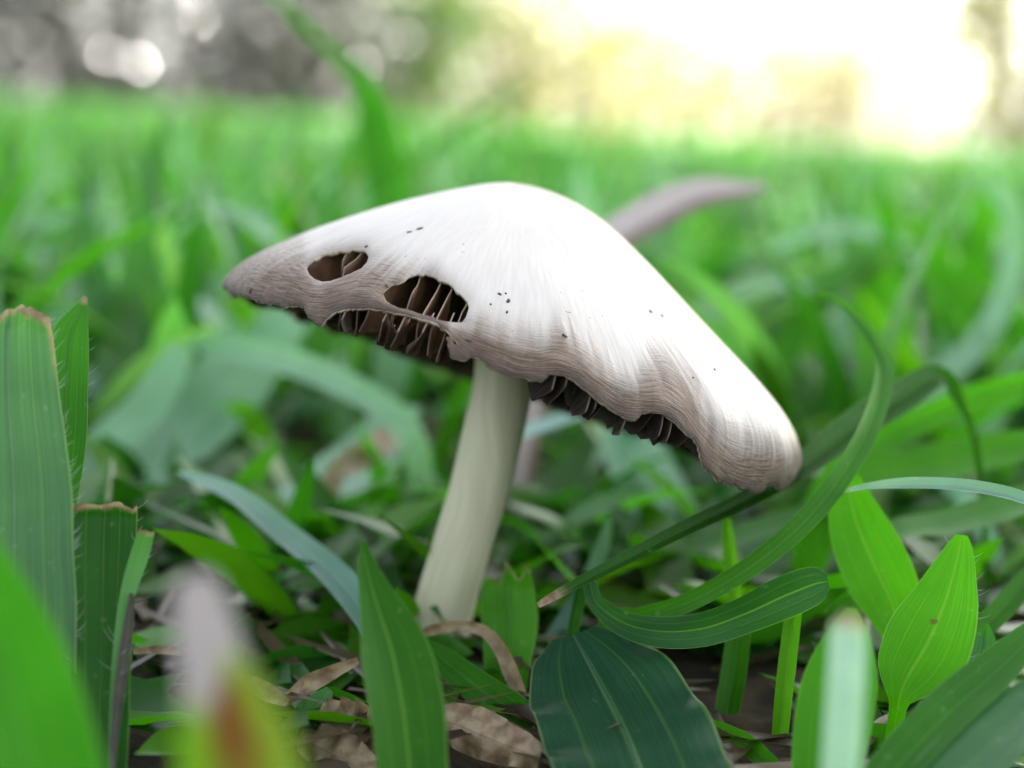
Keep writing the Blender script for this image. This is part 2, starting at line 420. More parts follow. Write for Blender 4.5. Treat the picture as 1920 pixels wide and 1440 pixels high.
# front and back profile: between the two, dropping to the rim plane
def front_profile(t):
    wv = 505*(1-(1-np.clip(t, 0, 1))**1.12)+np.where(t > 1, (t-1)*120, 0)
    bv = apex[1]*(1-.93*np.clip(t, 0, 1)**1.28)-np.where(t > .9, (t-.9)*330, 0)
    return wv, bv
fw, fb = front_profile(tt)
cs, sn = np.cos(TH), np.sin(TH)                    # sin > 0 faces the viewer
ga = apex[0]+np.where(cs > 0, cs*(pR[None, :, 0]-apex[0]), -cs*(pL[None, :, 0]-apex[0]))
gb = cs**2*np.where(cs > 0, pR[None, :, 1], pL[None, :, 1])+sn**2*fb[None]
gw = sn*fw[None]
# gentle unevenness and rim puckers
rimw = smooth01(.6, 1.0, TG)
un = (vnoise(TH*3.2+20, TG*3, 1)-.5)*10*smooth01(.15, .6, TG)+rimw*((vnoise(TH*9+20, TG*2.5, 2)-.5)*11+(vnoise(TH*24+9, TG*5, 5)-.5)*4)
un *= np.clip(np.abs(sn)*1.6, 0, 1)
X = cap_world(ga, gb, gw)
def normals(X):
    dth = np.roll(X, -1, 0)-np.roll(X, 1, 0); dt = np.gradient(X, axis=1)
    n = unit(np.cross(dth, dt)); return n
nrm = normals(X)
if np.mean((nrm@AX_B)) < 0: nrm = -nrm
X = X+nrm*un[..., None]*S_PX
PX, PY = to_px(X)
# --- where the skin is gone: eaten rim, two bite holes, two pits (outlines in photograph pixels, on the viewer's side)
RIM = [(400, 540), (425, 546), (432, 553), (455, 556), (480, 567), (500, 571), (512, 569), (525, 576), (548, 572), (566, 573), (572, 588), (585, 603), (598, 613), (604, 606), (612, 595),
       (625, 585), (645, 578), (680, 577), (720, 580), (760, 588), (800, 596), (822, 604), (830, 619), (838, 640), (842, 661), (850, 674), (862, 671), (872, 677),
       (884, 669), (898, 671), (912, 684), (930, 695), (945, 697), (960, 705), (980, 706), (1000, 713), (1020, 716), (1028, 705), (1043, 700), (1060, 703), (1075, 712), (1090, 722), (1110, 738),
       (1130, 755), (1150, 769), (1175, 785), (1193, 792), (1203, 776), (1225, 771), (1245, 775), (1265, 790), (1285, 808), (1300, 822), (1312, 838), (1314, 860), (1318, 872),
       (1330, 886), (1340, 893), (1346, 903), (1360, 905), (1366, 912), (1382, 911), (1390, 920), (1404, 918), (1418, 927), (1432, 923), (1443, 911), (1456, 913), (1465, 922), (1478, 917), (1490, 905), (1500, 885), (1515, 850)]
Z = lambda pts: [(550+x/5.486, 430+y/5.486) for x, y in pts]
HOLE1 = Z([(130, 365), (145, 285), (215, 245), (320, 200), (425, 185), (490, 168), (640, 158), (720, 170), (765, 240), (740, 305), (695, 350), (600, 400), (470, 450), (380, 482), (280, 492), (200, 462), (150, 422)])
HOLE2 = Z([(922, 610), (1000, 545), (1130, 492), (1220, 440), (1300, 422), (1370, 425), (1450, 440), (1520, 472), (1580, 500), (1640, 545), (1700, 600), (1760, 655), (1800, 710), (1815, 765), (1795, 850),
           (1755, 915), (1680, 918), (1600, 908), (1510, 888), (1430, 855), (1340, 838), (1240, 800), (1180, 778), (1080, 762), (1000, 722), (950, 682)])
PIT1 = Z([(1530, 1025), (1565, 1030), (1625, 1085), (1640, 1125), (1595, 1115), (1550, 1070)])
PIT2 = Z([(1650, 1128), (1692, 1160), (1694, 1198), (1655, 1180), (1640, 1150)])
def poly_sd(px, py, poly):
    """signed distance, negative inside"""
    p = np.array(poly); q = np.roll(p, -1, 0); d = np.full(px.shape, 1e9); ins = np.zeros(px.shape, bool)
    for (x0, y0), (x1, y1) in zip(p, q):
        ex, ey = x1-x0, y1-y0
        tq = np.clip(((px-x0)*ex+(py-y0)*ey)/(ex*ex+ey*ey), 0, 1)
        d = np.minimum(d, np.hypot(px-x0-tq*ex, py-y0-tq*ey))
        cnd = ((y0 > py) != (y1 > py)) & (px < (x1-x0)*(py-y0)/((y1-y0) if y1 != y0 else 1e-9)+x0)
        ins ^= cnd
    return np.where(ins, -d, d)
rim = np.array(RIM, float)
def rim_sd(px, py): return (np.interp(px, rim[:, 0], rim[:, 1])-py)*.85
front = sn > 0
ks = np.hanning(150); ks /= ks.sum(); xs_ = np.arange(300, 1650.)
rim_soft = np.convolve(np.interp(xs_, rim[:, 0], rim[:, 1]), ks, 'same')
rim_soft[:90] = rim_soft[90]; rim_soft[-90:] = rim_soft[-90]
soft_d = np.interp(PX, xs_, rim_soft)-PY
h1, h2 = poly_sd(PX, PY, HOLE1), poly_sd(PX, PY, HOLE2)
hp = np.minimum(poly_sd(PX, PY, PIT1), poly_sd(PX, PY, PIT2))
back_rim = (1.0+.035*(vnoise(TH*11+5, TG*0, 8)-.6)+.02*(vnoise(TH*40+5, TG*0, 9)-.5)-TG)*480
jag = (vnoise(PX*.22, PY*.22, 12)-.5)*4+(vnoise(PX*.5, PY*.5, 13)-.5)*2.5
sd_rim = np.where(front, rim_sd(PX, PY)+jag, back_rim)
jag2 = (vnoise(PX*.12, PY*.12, 15)-.5)*2.2+(vnoise(PX*.4, PY*.4, 16)-.5)*.6
holes = np.where(front, np.minimum(h1, np.minimum(h2, hp))+jag2, 1e3)
SD = np.minimum(sd_rim, holes)
# skin sinks a little towards the bite holes
lip = 9*np.exp(-np.clip(np.minimum(np.where(front, h1, 1e3), np.where(front, h2, 1e3)), 0, None)/9.0)+3*np.exp(-np.clip(sd_rim, 0, None)/6)
X = X-nrm*lip[..., None]*S_PX
nrm = normals(X)
if np.mean((nrm@AX_B)) < 0: nrm = -nrm
thick = (7+60*(1-smooth01(0, .75, TG)))*S_PX
# brown margin, as the cap is stained: along the rim, over the left end and round the first hole
rad_n = vnoise(TH*34+30, TG*2, 20)*.4+vnoise(TH*103+30, TG*4, 21)*.6
edge_d = np.where(front, sd_rim, (1-TG)*480)
width_b = np.interp(PX, [420, 600, 760, 900, 1050, 1180, 1260, 1330, 1420, 1500], [240, 190, 130, 130, 130, 125, 175, 195, 165, 110])
width_b = np.where(front, width_b, 70)
brown = 1-smooth01(.10, 1.0, edge_d/width_b+(rad_n-.5)*.28)
leftend = smooth01(740, 470, PX)*smooth01(-40, 80, PY-np.interp(PX, [425, 520, 700], [500, 440, 395]))
brown = np.maximum(brown, leftend*(.62+.4*rad_n))
brown = np.maximum(brown, np.where(front, .62*np.exp(-np.clip(h1, 0, None)/26.)+.55*np.exp(-np.clip(h2, 0, None)/16.), 0)*(.5+.5*smooth01(900, 800, PX)))
brown = np.clip(brown, 0, 1)
cream_glow = np.clip(smooth01(-.1, .9, cs)*smooth01(.55, .1, np.abs(sn)), 0, 1)+smooth01(.18, .0, TG)*.5  # warm backlight painted along the right edge; apex tinted too
# --- clip the grid where SD < 0
def clip_grid(SD, fields):
    nth, ntt = SD.shape; flat = {k_: v_.reshape(nth*ntt, -1) for k_, v_ in fields.items()}
    new = {k_: [] for k_ in flat}; vid = -np.ones(nth*ntt, int); cnt = 0; cuts = {}; faces = []; sdf = SD.ravel()
    def vert(i):
        nonlocal cnt
        if vid[i] < 0:
            vid[i] = cnt; cnt += 1
            for k_ in flat: new[k_].append(flat[k_][i])
        return vid[i]
    def cut(i, j):
        nonlocal cnt
        key = (i, j) if i < j else (j, i)
        if key not in cuts:
            f = sdf[key[0]]/(sdf[key[0]]-sdf[key[1]]); f = min(max(f, .02), .98)
            for k_ in flat: new[k_].append(flat[k_][key[0]]*(1-f)+flat[k_][key[1]]*f)
            cuts[key] = cnt; cnt += 1
        return cuts[key]
    for a_ in range(nth):
        a2 = (a_+1) % nth
        for b_ in range(ntt-1):
            c4 = (a_*ntt+b_, a_*ntt+b_+1, a2*ntt+b_+1, a2*ntt+b_)
            s4 = [sdf[i] > 0 for i in c4]
            if not any(s4): continue
            if all(s4): faces.append([vert(i) for i in c4]); continue
            poly = []
            for n_ in range(4):
                i, j = c4[n_], c4[(n_+1) % 4]
                if s4[n_]: poly.append(vert(i))
                if s4[n_] != s4[(n_+1) % 4]: poly.append(cut(i, j))
            if len(poly) >= 3: faces.append(poly)
    return {k_: np.array(v_) for k_, v_ in new.items()}, faces
new, faces = clip_grid(SD, dict(X=X, n=nrm, th=thick, tr=np.stack([TH/(2*np.pi), TG, np.where(front, soft_d, edge_d)/100+(vnoise(TH*26, TG*30, 55)-.5)*.05], -1), br=brown, cr=cream_glow, ed=np.exp(-np.clip(sd_rim, 0, None)/(12+20*vnoise(TH*30, TG*0, 61)))*.9))
nv = len(new['X'])
outer = new['X']; inner = outer-new['n']*new['th']
ec = {}
for f in faces:
    for i in range(len(f)):
        a_, b_ = f[i], f[(i+1) % len(f)]; ec[(a_, b_)] = 1
walls = [[b_, a_, a_+nv, b_+nv] for (a_, b_) in ec if (b_, a_) not in ec]
allf = faces+[[i+nv for i in reversed(f)] for f in faces]+walls
midx = [0]*len(faces)+[1]*len(faces)+[2]*len(walls)
# orientation: outer faces must look along the surface normal
f0 = faces[len(faces)//2]; fn = np.cross(outer[f0[1]]-outer[f0[0]], outer[f0[2]]-outer[f0[0]])
if fn@new['n'][f0[0]] < 0: allf = [list(reversed(f)) for f in allf]

k = N('cap_skin')
tr = k.n('SeparateXYZ', inp={0: k.attr('tr').outputs['Vector']}); thv, tv, ev = tr.outputs
br = k.attr('br').outputs['Fac']; cr = k.attr('cr').outputs['Fac']
tc = k.n('TexCoord').outputs['Object']
fib = k.n('TexNoise', inp={'Vector': k.n('CombineXYZ', inp={0: k.math('MULTIPLY', thv, 420.0), 1: k.math('MULTIPLY', tv, 9.0)}).outputs[0], 'Scale': 1.0, 'Detail': 4.0}).outputs[0]
fib2 = k.n('TexNoise', inp={'Vector': k.n('CombineXYZ', inp={0: k.math('MULTIPLY', thv, 110.0), 1: k.math('MULTIPLY', tv, 3.0)}).outputs[0], 'Scale': 1.0, 'Detail': 3.0}).outputs[0]
# fine crinkles that run along the rim
warp = k.n('TexNoise', inp={'Vector': tc, 'Scale': 260.0, 'Detail': 2.0}).outputs[0]
cr_v = k.n('CombineXYZ', inp={0: k.math('MULTIPLY', thv, 70.0), 1: k.math('ADD', k.math('MULTIPLY', ev, 46.0), k.math('MULTIPLY', warp, .7))}).outputs[0]
crk = k.n('TexNoise', inp={'Vector': cr_v, 'Scale': 1.0, 'Detail': 3.5, 'Roughness': .65}).outputs[0]
crl = k.ramp(crk, .40, .58)
wr = k.ramp(br, .18, .75)
white = k.mix(k.ramp(fib, .3, .7), (.44, .415, .39), (.48, .46, .435))
white = k.mix(k.math('MULTIPLY', k.ramp(fib2, .35, .75), .22), white, (.39, .36, .345))
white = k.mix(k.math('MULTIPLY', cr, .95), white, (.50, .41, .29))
brn = k.mix(k.ramp(fib, .3, .75), (.105, .067, .043), (.205, .148, .106))
crin = k.mix(crl, (.034, .020, .013), (.235, .170, .124))
brn = k.mix(k.math('MULTIPLY', wr, .75), brn, crin)
bfac = k.math('ADD', br, k.math('MULTIPLY', k.math('SUBTRACT', fib, .5), k.math('MULTIPLY', br, .42)), clamp=True)
colr = k.mix(k.math('POWER', k.n('MapRange', inp={0: bfac, 1: .0, 2: .92}).outputs[0], 1.45), white, brn)
colr = k.mix(k.math('MULTIPLY', k.attr('ed').outputs['Fac'], .92), colr, (.045, .030, .024))
sp = k.n('TexNoise', inp={'Vector': tc, 'Scale': 1500.0, 'Detail': 2.0}).outputs[0]
spm = k.n('TexNoise', inp={'Vector': tc, 'Scale': 170.0, 'Detail': 2.0}).outputs[0]
colr = k.mix(k.math('MULTIPLY', k.math('MULTIPLY', k.ramp(sp, .69, .73), k.ramp(spm, .52, .62)), .7), colr, (.07, .05, .045))
bs = k.n('BsdfPrincipled', inp={'Base Color': colr, 'Roughness': .55, 'Specular IOR Level': .35, 'Subsurface Weight': .12, 'Subsurface Radius': (.0012, .0008, .0006), 'Subsurface Scale': 1.0})
hgt = k.math('ADD', k.math('MULTIPLY', k.math('MULTIPLY', crk, wr), 1.6), k.math('MULTIPLY', fib, .22))
k.t.links.new(k.n('Bump', inp={'Height': hgt, 'Strength': .9, 'Distance': .0002}).outputs[0], bs.inputs['Normal'])
M_CAP = k.out(bs.outputs[0])

def flesh(name, dark, light, rough=.7, trans=.0):
    k = N(name); e = k.attr('edge').outputs['Fac']
    tc = k.n('TexCoord').outputs['Object']
    nz = k.n('TexNoise', inp={'Vector': tc, 'Scale': 900.0, 'Detail': 4.0}).outputs[0]
    d = k.mix(k.ramp(nz, .3, .7), dark, tuple(x*1.5 for x in dark))
    d = k.mix(k.attr('rimk').outputs['Fac'], d, (.020, .013, .010))
    c = k.mix(e, d, light)
    bs = k.n('BsdfPrincipled', inp={'Base Color': c, 'Roughness': rough, 'Specular IOR Level': .3})
    k.t.links.new(k.n('Bump', inp={'Height': nz, 'Strength': .5, 'Distance': .0002}).outputs[0], bs.inputs['Normal'])
    sh = bs.outputs[0]
    if trans: sh = k.n('MixShader', inp={0: trans, 1: sh, 2: k.n('BsdfTranslucent', inp={'Color': c}).outputs[0]}).outputs[0]
    return k.out(sh)
M_UNDER = flesh('cap_underside', (.045, .027, .018), (.3, .2, .15))
M_CUT = simple('cap_cut_flesh', (.50, .43, .36), .7, (.30, .22, .17), 1200.0, .4, .0002)
M_GILL = flesh('gill', (.115, .058, .030), (.34, .26, .20), trans=.22)

foot = P(822, 1222, BASE_D)
mush = empty('mushroom', foot); tag(mush, 'whitish conical mushroom with eaten brown rim and two bite holes', 'mushroom')
cap = mesh_obj('cap', np.vstack([outer, inner]), allf, [M_CAP, M_UNDER, M_CUT], mush, midx=midx,
               attrs={'tr': np.vstack([new['tr']]*2), 'br': np.r_[new['br'][:, 0], new['br'][:, 0]], 'cr': np.r_[new['cr'][:, 0], new['cr'][:, 0]], 'ed': np.r_[new['ed'][:, 0], new['ed'][:, 0]]})
# --- gills: thin radial sheets under the skin
NG = 81; GT = np.linspace(.16, 1, 46)
for g in range(2*NG):
    short = g >= NG
    ci = (g*8+(4 if short else 0)+int(rng.integers(-2, 3))) % NT
    ok = np.where(sd_rim[ci] > -2)[0]
    t_end = tt[ok[-1]] if len(ok) else 1.0
    ex_ = PX[ci, ok[-1]] if len(ok) else 0
    open_rim = (sn[ci, 0] > 0) and (605 < ex_ < 835 or 1030 < ex_ < 1190 or 1205 < ex_ < 1310)
    t_end = min(t_end+(rng.uniform(-.03, .05) if open_rim else -.02), 1.06)
    t0 = rng.uniform(.80, .88) if short else (.16 if g % 2 == 0 else rng.uniform(.3, .5))
    gt = t0+(t_end-t0)*np.linspace(0, 1, 46)
    base = np.stack([np.interp(gt, tt, X[ci, :, c_]) for c_ in range(3)], 1)
    nn = np.stack([np.interp(gt, tt, nrm[ci, :, c_]) for c_ in range(3)], 1)
    tk = np.interp(gt, tt, thick[ci])
    gx_ = np.interp(gt, tt, PX[ci]); d1 = np.interp(gt, tt, h1[ci]); d2 = np.interp(gt, tt, h2[ci])
    # gills are eaten away too, deeper in the left part of either hole
    bite = (smooth01(6, -8, d1)*(6+46*smooth01(640, 622, gx_))+smooth01(6, -8, d2)*(6+48*smooth01(778, 758, gx_)+rng.uniform(0, 7))) if sn[ci, 0] > 0 else 0*gt
    top = base-nn*(np.minimum(tk*.8, 12*S_PX)+bite*S_PX)[:, None]
    bt = ((top-M3)@AX_B)/S_PX
    tn = np.clip((gt-.16)/.84, 0, 1.1)
    floor_b = -4+60*(1-tn)+9*(vnoise(gt*30+g*7, gt*0, 31)-.5)*2*smooth01(.5, 1, tn)
    if sn[ci, 0] > 0 and not open_rim: floor_b = np.maximum(floor_b, bt[-1]-2+30*(1-tn))
    D = np.clip(bt-floor_b, 3, 60 if short else 105)*smooth01(-.05, .15, np.linspace(0, 1.1, 46))
    D *= 1-.45*smooth01(.97, 1.0, np.linspace(0, 1, 46))*rng.uniform(0, 1)
    rows = 7
    fr = np.linspace(0, 1, rows)
    down = -unit(AX_B*.75+nn*.45)
    side = unit(np.cross(nn, np.gradient(base, axis=0)))
    curl = (rng.uniform(-1, 1)*15+(vnoise(gt*14+g*3, gt*0, 33)-.5)*16)*smooth01(.45, 1, tn)
    G = top[:, None]+down[:, None]*(D[:, None]*fr[None])[..., None]*S_PX+side[:, None]*(curl[:, None]*fr[None]**1.5)[..., None]*S_PX
    hw = 1.1*S_PX
    Vg = np.stack([G+side[:, None]*hw, G-side[:, None]*hw])
    n_, r_ = G.shape[:2]; ix = np.arange(2*n_*r_).reshape(2, n_, r_)
    def quads(a_): return np.stack([a_[:-1, :-1], a_[:-1, 1:], a_[1:, 1:], a_[1:, :-1]], -1).reshape(-1, 4)
    def strip(a_, b_): return np.stack([a_[:-1], b_[:-1], b_[1:], a_[1:]], -1)
    q = np.vstack([quads(ix[0]), quads(ix[1])[:, ::-1], strip(ix[1][:, 0], ix[0][:, 0]), strip(ix[0][:, -1], ix[1][:, -1]),
                   strip(ix[0][-1], ix[1][-1])[:, ::-1], strip(ix[0][0], ix[1][0])])
    e = np.zeros((2, n_, r_)); e[:, :, 0] = .9; e[:, :, -1] = .15; e[:, -1, :] = .3
    rimk = np.broadcast_to((smooth01(.3, .6, gt) if ex_ > 1000 else smooth01(.84, .95, gt))[None, :, None], e.shape); e = e*(1-(.75 if ex_ > 1000 else .3)*rimk)  # gills blackened towards the rim: recess shade put into the colour
    mesh_obj('gill', Vg.reshape(-1, 3), q, M_GILL, cap, attrs={'edge': e.ravel(), 'rimk': rimk.ravel()}, smooth=False)
# --- stem
sp_ = [(952, 560, .165, 104), (947, 640, .165, 108), (943, 720, .165, 112), (924, 815, .165, 112), (903, 905, .1655, 112), (866, 1020, .166, 110), (832, 1140, .167, 114), (820, 1200, .168, 120), (812, 1262, .169, 118)]
c = catmull([np.r_[P(x_, y_, d_), w_*d_/F_PX/2] for x_, y_, d_, w_ in sp_], 60)
v, q = tube(c[:, :3], c[:, 3], 48)
ang = np.tile(np.linspace(0, 1, 48, endpoint=False), 60); ln = np.repeat(np.linspace(0, 1, 60), 48)
v = v+(vnoise(ang*30, ln*3, 41)-.5)[:, None]*.0003*np.array([1, 1, 0])
k = N('stem_flesh')
sp3 = k.n('SeparateXYZ', inp={0: k.attr('luv').outputs['Vector']})
fb_ = k.n('TexNoise', inp={'Vector': k.n('CombineXYZ', inp={0: k.math('MULTIPLY', sp3.outputs[0], 60.0), 1: k.math('MULTIPLY', sp3.outputs[1], 5.0)}).outputs[0], 'Scale': 1.0, 'Detail': 4.0}).outputs[0]
cc = k.mix(k.ramp(fb_, .3, .72), (.47, .455, .31), (.55, .535, .40))
cc = k.mix(k.math('MULTIPLY', k.ramp(sp3.outputs[1], .45, .1), .55), cc, (.26, .255, .15))  # upper stem darkened, the cap's shade painted in
bs = k.n('BsdfPrincipled', inp={'Base Color': cc, 'Roughness': .55, 'Subsurface Weight': .25, 'Subsurface Radius': (.003, .0025, .0015), 'Subsurface Scale': 1.0})
k.t.links.new(k.n('Bump', inp={'Height': fb_, 'Strength': .3, 'Distance': .0003}).outputs[0], bs.inputs['Normal'])
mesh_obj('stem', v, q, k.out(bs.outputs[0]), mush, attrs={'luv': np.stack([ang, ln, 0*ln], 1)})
# --- flecks of soil stuck to the cap
fv = front & (SD > 2)
FX, FY = np.where(fv, PX, 1e6), np.where(fv, PY, 1e6)
for (x_, y_, L_, w_, an) in [(788, 427, 11, 4.5, -.6), (768, 436, 8, 2.5, -.4), (686, 459, 5, 4, 0), (723, 530, 5, 3, .8), (955, 564, 5, 10, .3), (938, 551, 6, 4, .5), (951, 552, 3, 3, 0), (948, 585, 3, 6, .2),
                        (1062, 629, 9, 5, .4), (917, 569, 3, 3, 0), (1219, 583, 5, 3.5, .6), (1242, 593, 4, 2, .4), (470, 545, 5, 9, .2), (1300, 707, 3, 2, 0), (1340, 694, 5, 2, .8), (484, 562, 6, 4, .4), (880, 637, 10, 3, .3)]:
    i = np.argmin((FX-x_)**2+(FY-y_)**2); i, j = np.unravel_index(i, FX.shape)
    c0 = X[i, j]; n0 = nrm[i, j]
    e1 = unit(RIGHT-n0*(RIGHT@n0)); e2 = np.cross(n0, e1); e1, e2 = e1*math.cos(an)-e2*math.sin(an), e1*math.sin(an)+e2*math.cos(an)
    V = []; F = []
    nu, nw = 8, 5
    for a_ in range(nw):
        ph = math.pi*a_/(nw-1)
        for b_ in range(nu):
            la = 2*math.pi*b_/nu; r_ = rng.uniform(.6, 1.2)
            V.append(c0+S_PX*(e1*L_*.72*r_*math.sin(ph)*math.cos(la)+e2*w_*.72*r_*math.sin(ph)*math.sin(la)+n0*(1.5*math.cos(ph)+.5)))
    ix = np.arange(nu*nw).reshape(nw, nu)
    q = np.stack([ix[:-1], np.roll(ix, -1, 1)[:-1], np.roll(ix, -1, 1)[1:], ix[1:]], -1).reshape(-1, 4)
    mesh_obj('soil_fleck', V, q, M_DIRT, cap)

# ================================================================== SINGLE BLADES AND LEAVES
def blade(name, label, cat, pts, color, roll=0.0, fold=.25, wave=0.0, torn=0.0, dry_tip=0.0, dry=0.0, across=10, n=40, root=True, group=None,
          hairs=0, hair_len=.0012, seed=None, twist=0.0, cup=0.0, rib=True, dry_fn=None, wave_k=4.0, dry_edge=0.0, sky=0.0, paint=None, rk=.35, wax=None):
    """pts: (px, py, depth, width px) from the tip to the base; the blade then runs on down into the ground"""
    seed = seed if seed is not None else int(rng.integers(1, 9999))
    pp = [np.r_[P(x_, y_, d_), w_*d_/F_PX] for x_, y_, d_, w_ in pts]
    if root and pp[-1][2] > .002:
        B = pp[-1]; T = unit(B[:3]-pp[-2][:3]); z = B[2]
        hT = np.array([T[0], T[1], 0.0]); G = B[:3]+hT*rk*z; G[2] = -.003
        mid_ = B[:3]*.5+G*.5+hT*.28*rk*z
        pp += [np.r_[mid_, B[3]*.85], np.r_[G, B[3]*.55]]
    c = catmull(pp, n); C_ = c[:, :3]; W = np.maximum(c[:, 3], 2e-5)
    C_[:, 2] = np.maximum(C_[:, 2], -.004)
    T = unit(np.gradient(C_, axis=0)); Vw = unit(C_-CAM)
    face = Vw*(1-sky)-np.array([0, 0, 1.0])*sky          # 0: turned to the viewer, 1: turned to the sky
    S = unit(np.cross(T, unit(face))); Nn = np.cross(S, T)
    s = np.linspace(0, 1, n)                               # 0 at the tip
    ra = np.radians(roll)+np.radians(twist)*s
    S, Nn = S*np.cos(ra)[:, None]+Nn*np.sin(ra)[:, None], Nn*np.cos(ra)[:, None]-S*np.sin(ra)[:, None]
    us = np.linspace(-1, 1, across+1)
    U, SS = np.meshgrid(us, s)
    w2 = W[:, None]*.5
    offN = fold*np.abs(U)**1.15*w2+cup*(U**2)*w2+wave*w2*np.sin(SS*wave_k*2*np.pi+seed)*np.abs(U)**2*np.sign(U+.2)
    wr_ = 1+.05*(vnoise(SS*9+seed, np.sign(U)*5+50, seed)-.5)
    V = C_[:, None]+S[:, None]*(U*w2*wr_)[..., None]-Nn[:, None]*offN[..., None]
    D = np.full(U.shape, float(dry))
    if torn:
        j = (vnoise(us*2.3+seed, us*0, seed)-.5)*1.5+(vnoise(us*7+seed, us*0, seed+1)-.5)*.45+(vnoise(us*19+seed, us*0, seed+2)-.5)*.4
        fall = np.exp(-(SS/.05)**2)
        V = V+T[:, None]*(j[None]*torn*W[:, None]*fall)[..., None]
        D = np.maximum(D, smooth01(.022, .004, SS+.012*(vnoise(U*6+seed, SS*0, seed+3)-.5)))
    if dry_tip: D = np.maximum(D, smooth01(dry_tip, dry_tip*.45, SS+.15*dry_tip*(vnoise(U*3+seed, SS*9, seed)-.5)))
    if dry_edge: D = np.maximum(D, dry_edge*smooth01(.86, .97, U)*smooth01(.22, .04, SS))
    if dry_fn is not None: D = np.maximum(D, dry_fn(U, SS))
    ix = np.arange(V.shape[0]*V.shape[1]).reshape(V.shape[:2])
    q = np.stack([ix[:-1, :-1], ix[:-1, 1:], ix[1:, 1:], ix[1:, :-1]], -1).reshape(-1, 4)
    luv = np.stack([U, 1-SS, np.full(U.shape, seed % 17)], -1).reshape(-1, 3)
    o = empty(name, C_[-1]) if (rib or hairs) else None
    at = {'luv': luv, 'dry': D.ravel()}
    if paint is not None: at['paint'], at['pf'] = paint(U.ravel(), SS.ravel())
    if wax is None: wax = .75 if color[2] > .15 else (.45 if color[2] > .04 else .16)
    color = (*color[:3], wax)
    o2 = mesh_obj('leaf_blade' if o else name, V.reshape(-1, 3), q, M_LEAF, o, attrs=at, color=color)
    if rib:
        mid_i = across//2
        L0 = V[:, mid_i]-0*Nn
        rr_ = np.clip(W*.022, 2e-5, .00022)*smooth01(0, .06, s+.02)
        v, q2 = tube(L0+Nn*(rr_*.35)[:, None], rr_, 6)
        lv = np.zeros((len(v), 3)); lv[:, 0] = .3
        mesh_obj('midrib', v, q2, M_LEAF, o, attrs={'luv': lv, 'dry': np.repeat(D[:, mid_i], 6)}, color=(*[min(1, x_*1.25+.015) for x_ in color[:3]], wax))
    if hairs:
        HV, HQ = [], []
        for h_ in range(hairs):
            i = int(rng.integers(1, int(n*.75))); sd_ = 1 if rng.random() < .8 else -1
            p0 = V[i, -1 if sd_ > 0 else 0]
            out = S[i]*sd_
            dirv = unit(out*rng.uniform(.5, 1)-T[i]*rng.uniform(.3, 1.0)-Nn[i]*rng.normal(0, .45))
            L = hair_len*rng.uniform(.5, 1.2)
            v, q2 = tube(np.array([p0, p0+dirv*L*.5, p0+dirv*L-T[i]*L*.12]), np.array([1.5e-5, 1.1e-5, 3e-6]), 4)
            HV.append(v); HQ.append(q2)
        v, q2 = merge(list(zip(HV, HQ)))
        tag(mesh_obj('hair_fringe', v, q2, M_HAIR, o), kind='stuff')
    r_ = o or o2
    return tag(r_, label, cat, group)

G1 = (.065, .215, .022); G2 = (.085, .25, .020); GD = (.030, .115, .022); GB_ = (.065, .20, .075); GY = (.14, .28, .02); GM = (0.041, 0.196, 0.010)
GG = 'grass blades round the mushroom'
def gb(label, pts, color, name='grass_blade', cat='grass blade', **kw): return blade(name, label, cat, pts, color, group=GG, **kw)

def withered(U, s):
    """bleached tip, rusty streak below it, brownish flush down one side"""
    tip = smooth01(.165, .125, s+.03*np.sin(U*3)); rust = smooth01(.11, .15, s)*smooth01(.40, .20, s)*smooth01(-.75, -.1, U)*smooth01(.75, .2, U)
    side = .5*smooth01(.62, .2, s)*smooth01(.0, .55, U)
    col = np.zeros((len(U), 3)); f = np.maximum(np.maximum(tip, rust), side)[:, None]+1e-6
    col = (tip[:, None]*np.array([.36, .32, .315])+rust[:, None]*np.array([.15, .05, .008])*(1-tip[:, None])+side[:, None]*np.array([.19, .19, .03])*(1-tip[:, None])*(1-rust[:, None]))/ \
          (tip+rust*(1-tip)+side*(1-tip)*(1-rust)+1e-6)[:, None]
    return col, f[:, 0]
# --- left, in focus
gb('widest upright grass blade with torn dry top and hairy margin', [(18, 586, .136, 150), (14, 640, .136, 165), (16, 760, .135, 186), (24, 880, .134, 206), (26, 1020, .133, 216), (28, 1200, .132, 222), (30, 1420, .131, 216)],
   (.060, .185, .065), torn=.16, fold=.10, cup=.12, hairs=56, n=110, across=44, sky=0.27, seed=31, dry_edge=.7)
gb('short pointed grass blade right behind the widest torn one', [(160, 556, .148, 6), (150, 585, .147, 30), (132, 630, .146, 66), (124, 720, .145, 80), (118, 830, .143, 84), (100, 950, .141, 84), (85, 1100, .139, 70)],
   (0.037, 0.178, 0.012), fold=.3, hairs=14, seed=77, dry_tip=.02)
gb('dark squared-off grass blade with cleanly cut top and split side', [(196, 948, .137, 118), (194, 985, .137, 122), (192, 1080, .1355, 118), (190, 1200, .134, 112), (188, 1330, .132, 106), (186, 1470, .130, 100)],
   (.018, .095, .010), torn=.10, fold=.22, hairs=8, n=100, across=40, seed=12)
gb('pale narrow strip split from the cut blade, with bristly edge', [(276, 994, .1345, 30), (262, 1040, .1345, 34), (243, 1100, .134, 30), (226, 1170, .133, 18), (216, 1240, .132, 12), (210, 1330, .131, 10), (206, 1470, .129, 8)],
   (0.099, 0.310, 0.068), torn=.2, fold=.15, hairs=20, hair_len=.0014, rib=False, seed=5)
blade('dry_grass_strip', 'blackish withered strip along the cut dark blade', 'dry grass', [(247, 1112, .1335, 8), (240, 1180, .133, 20), (226, 1280, .1315, 22), (215, 1380, .130, 16), (208, 1480, .128, 12)],
      (.045, .038, .042), dry=.06, fold=.4, rib=False, n=40)
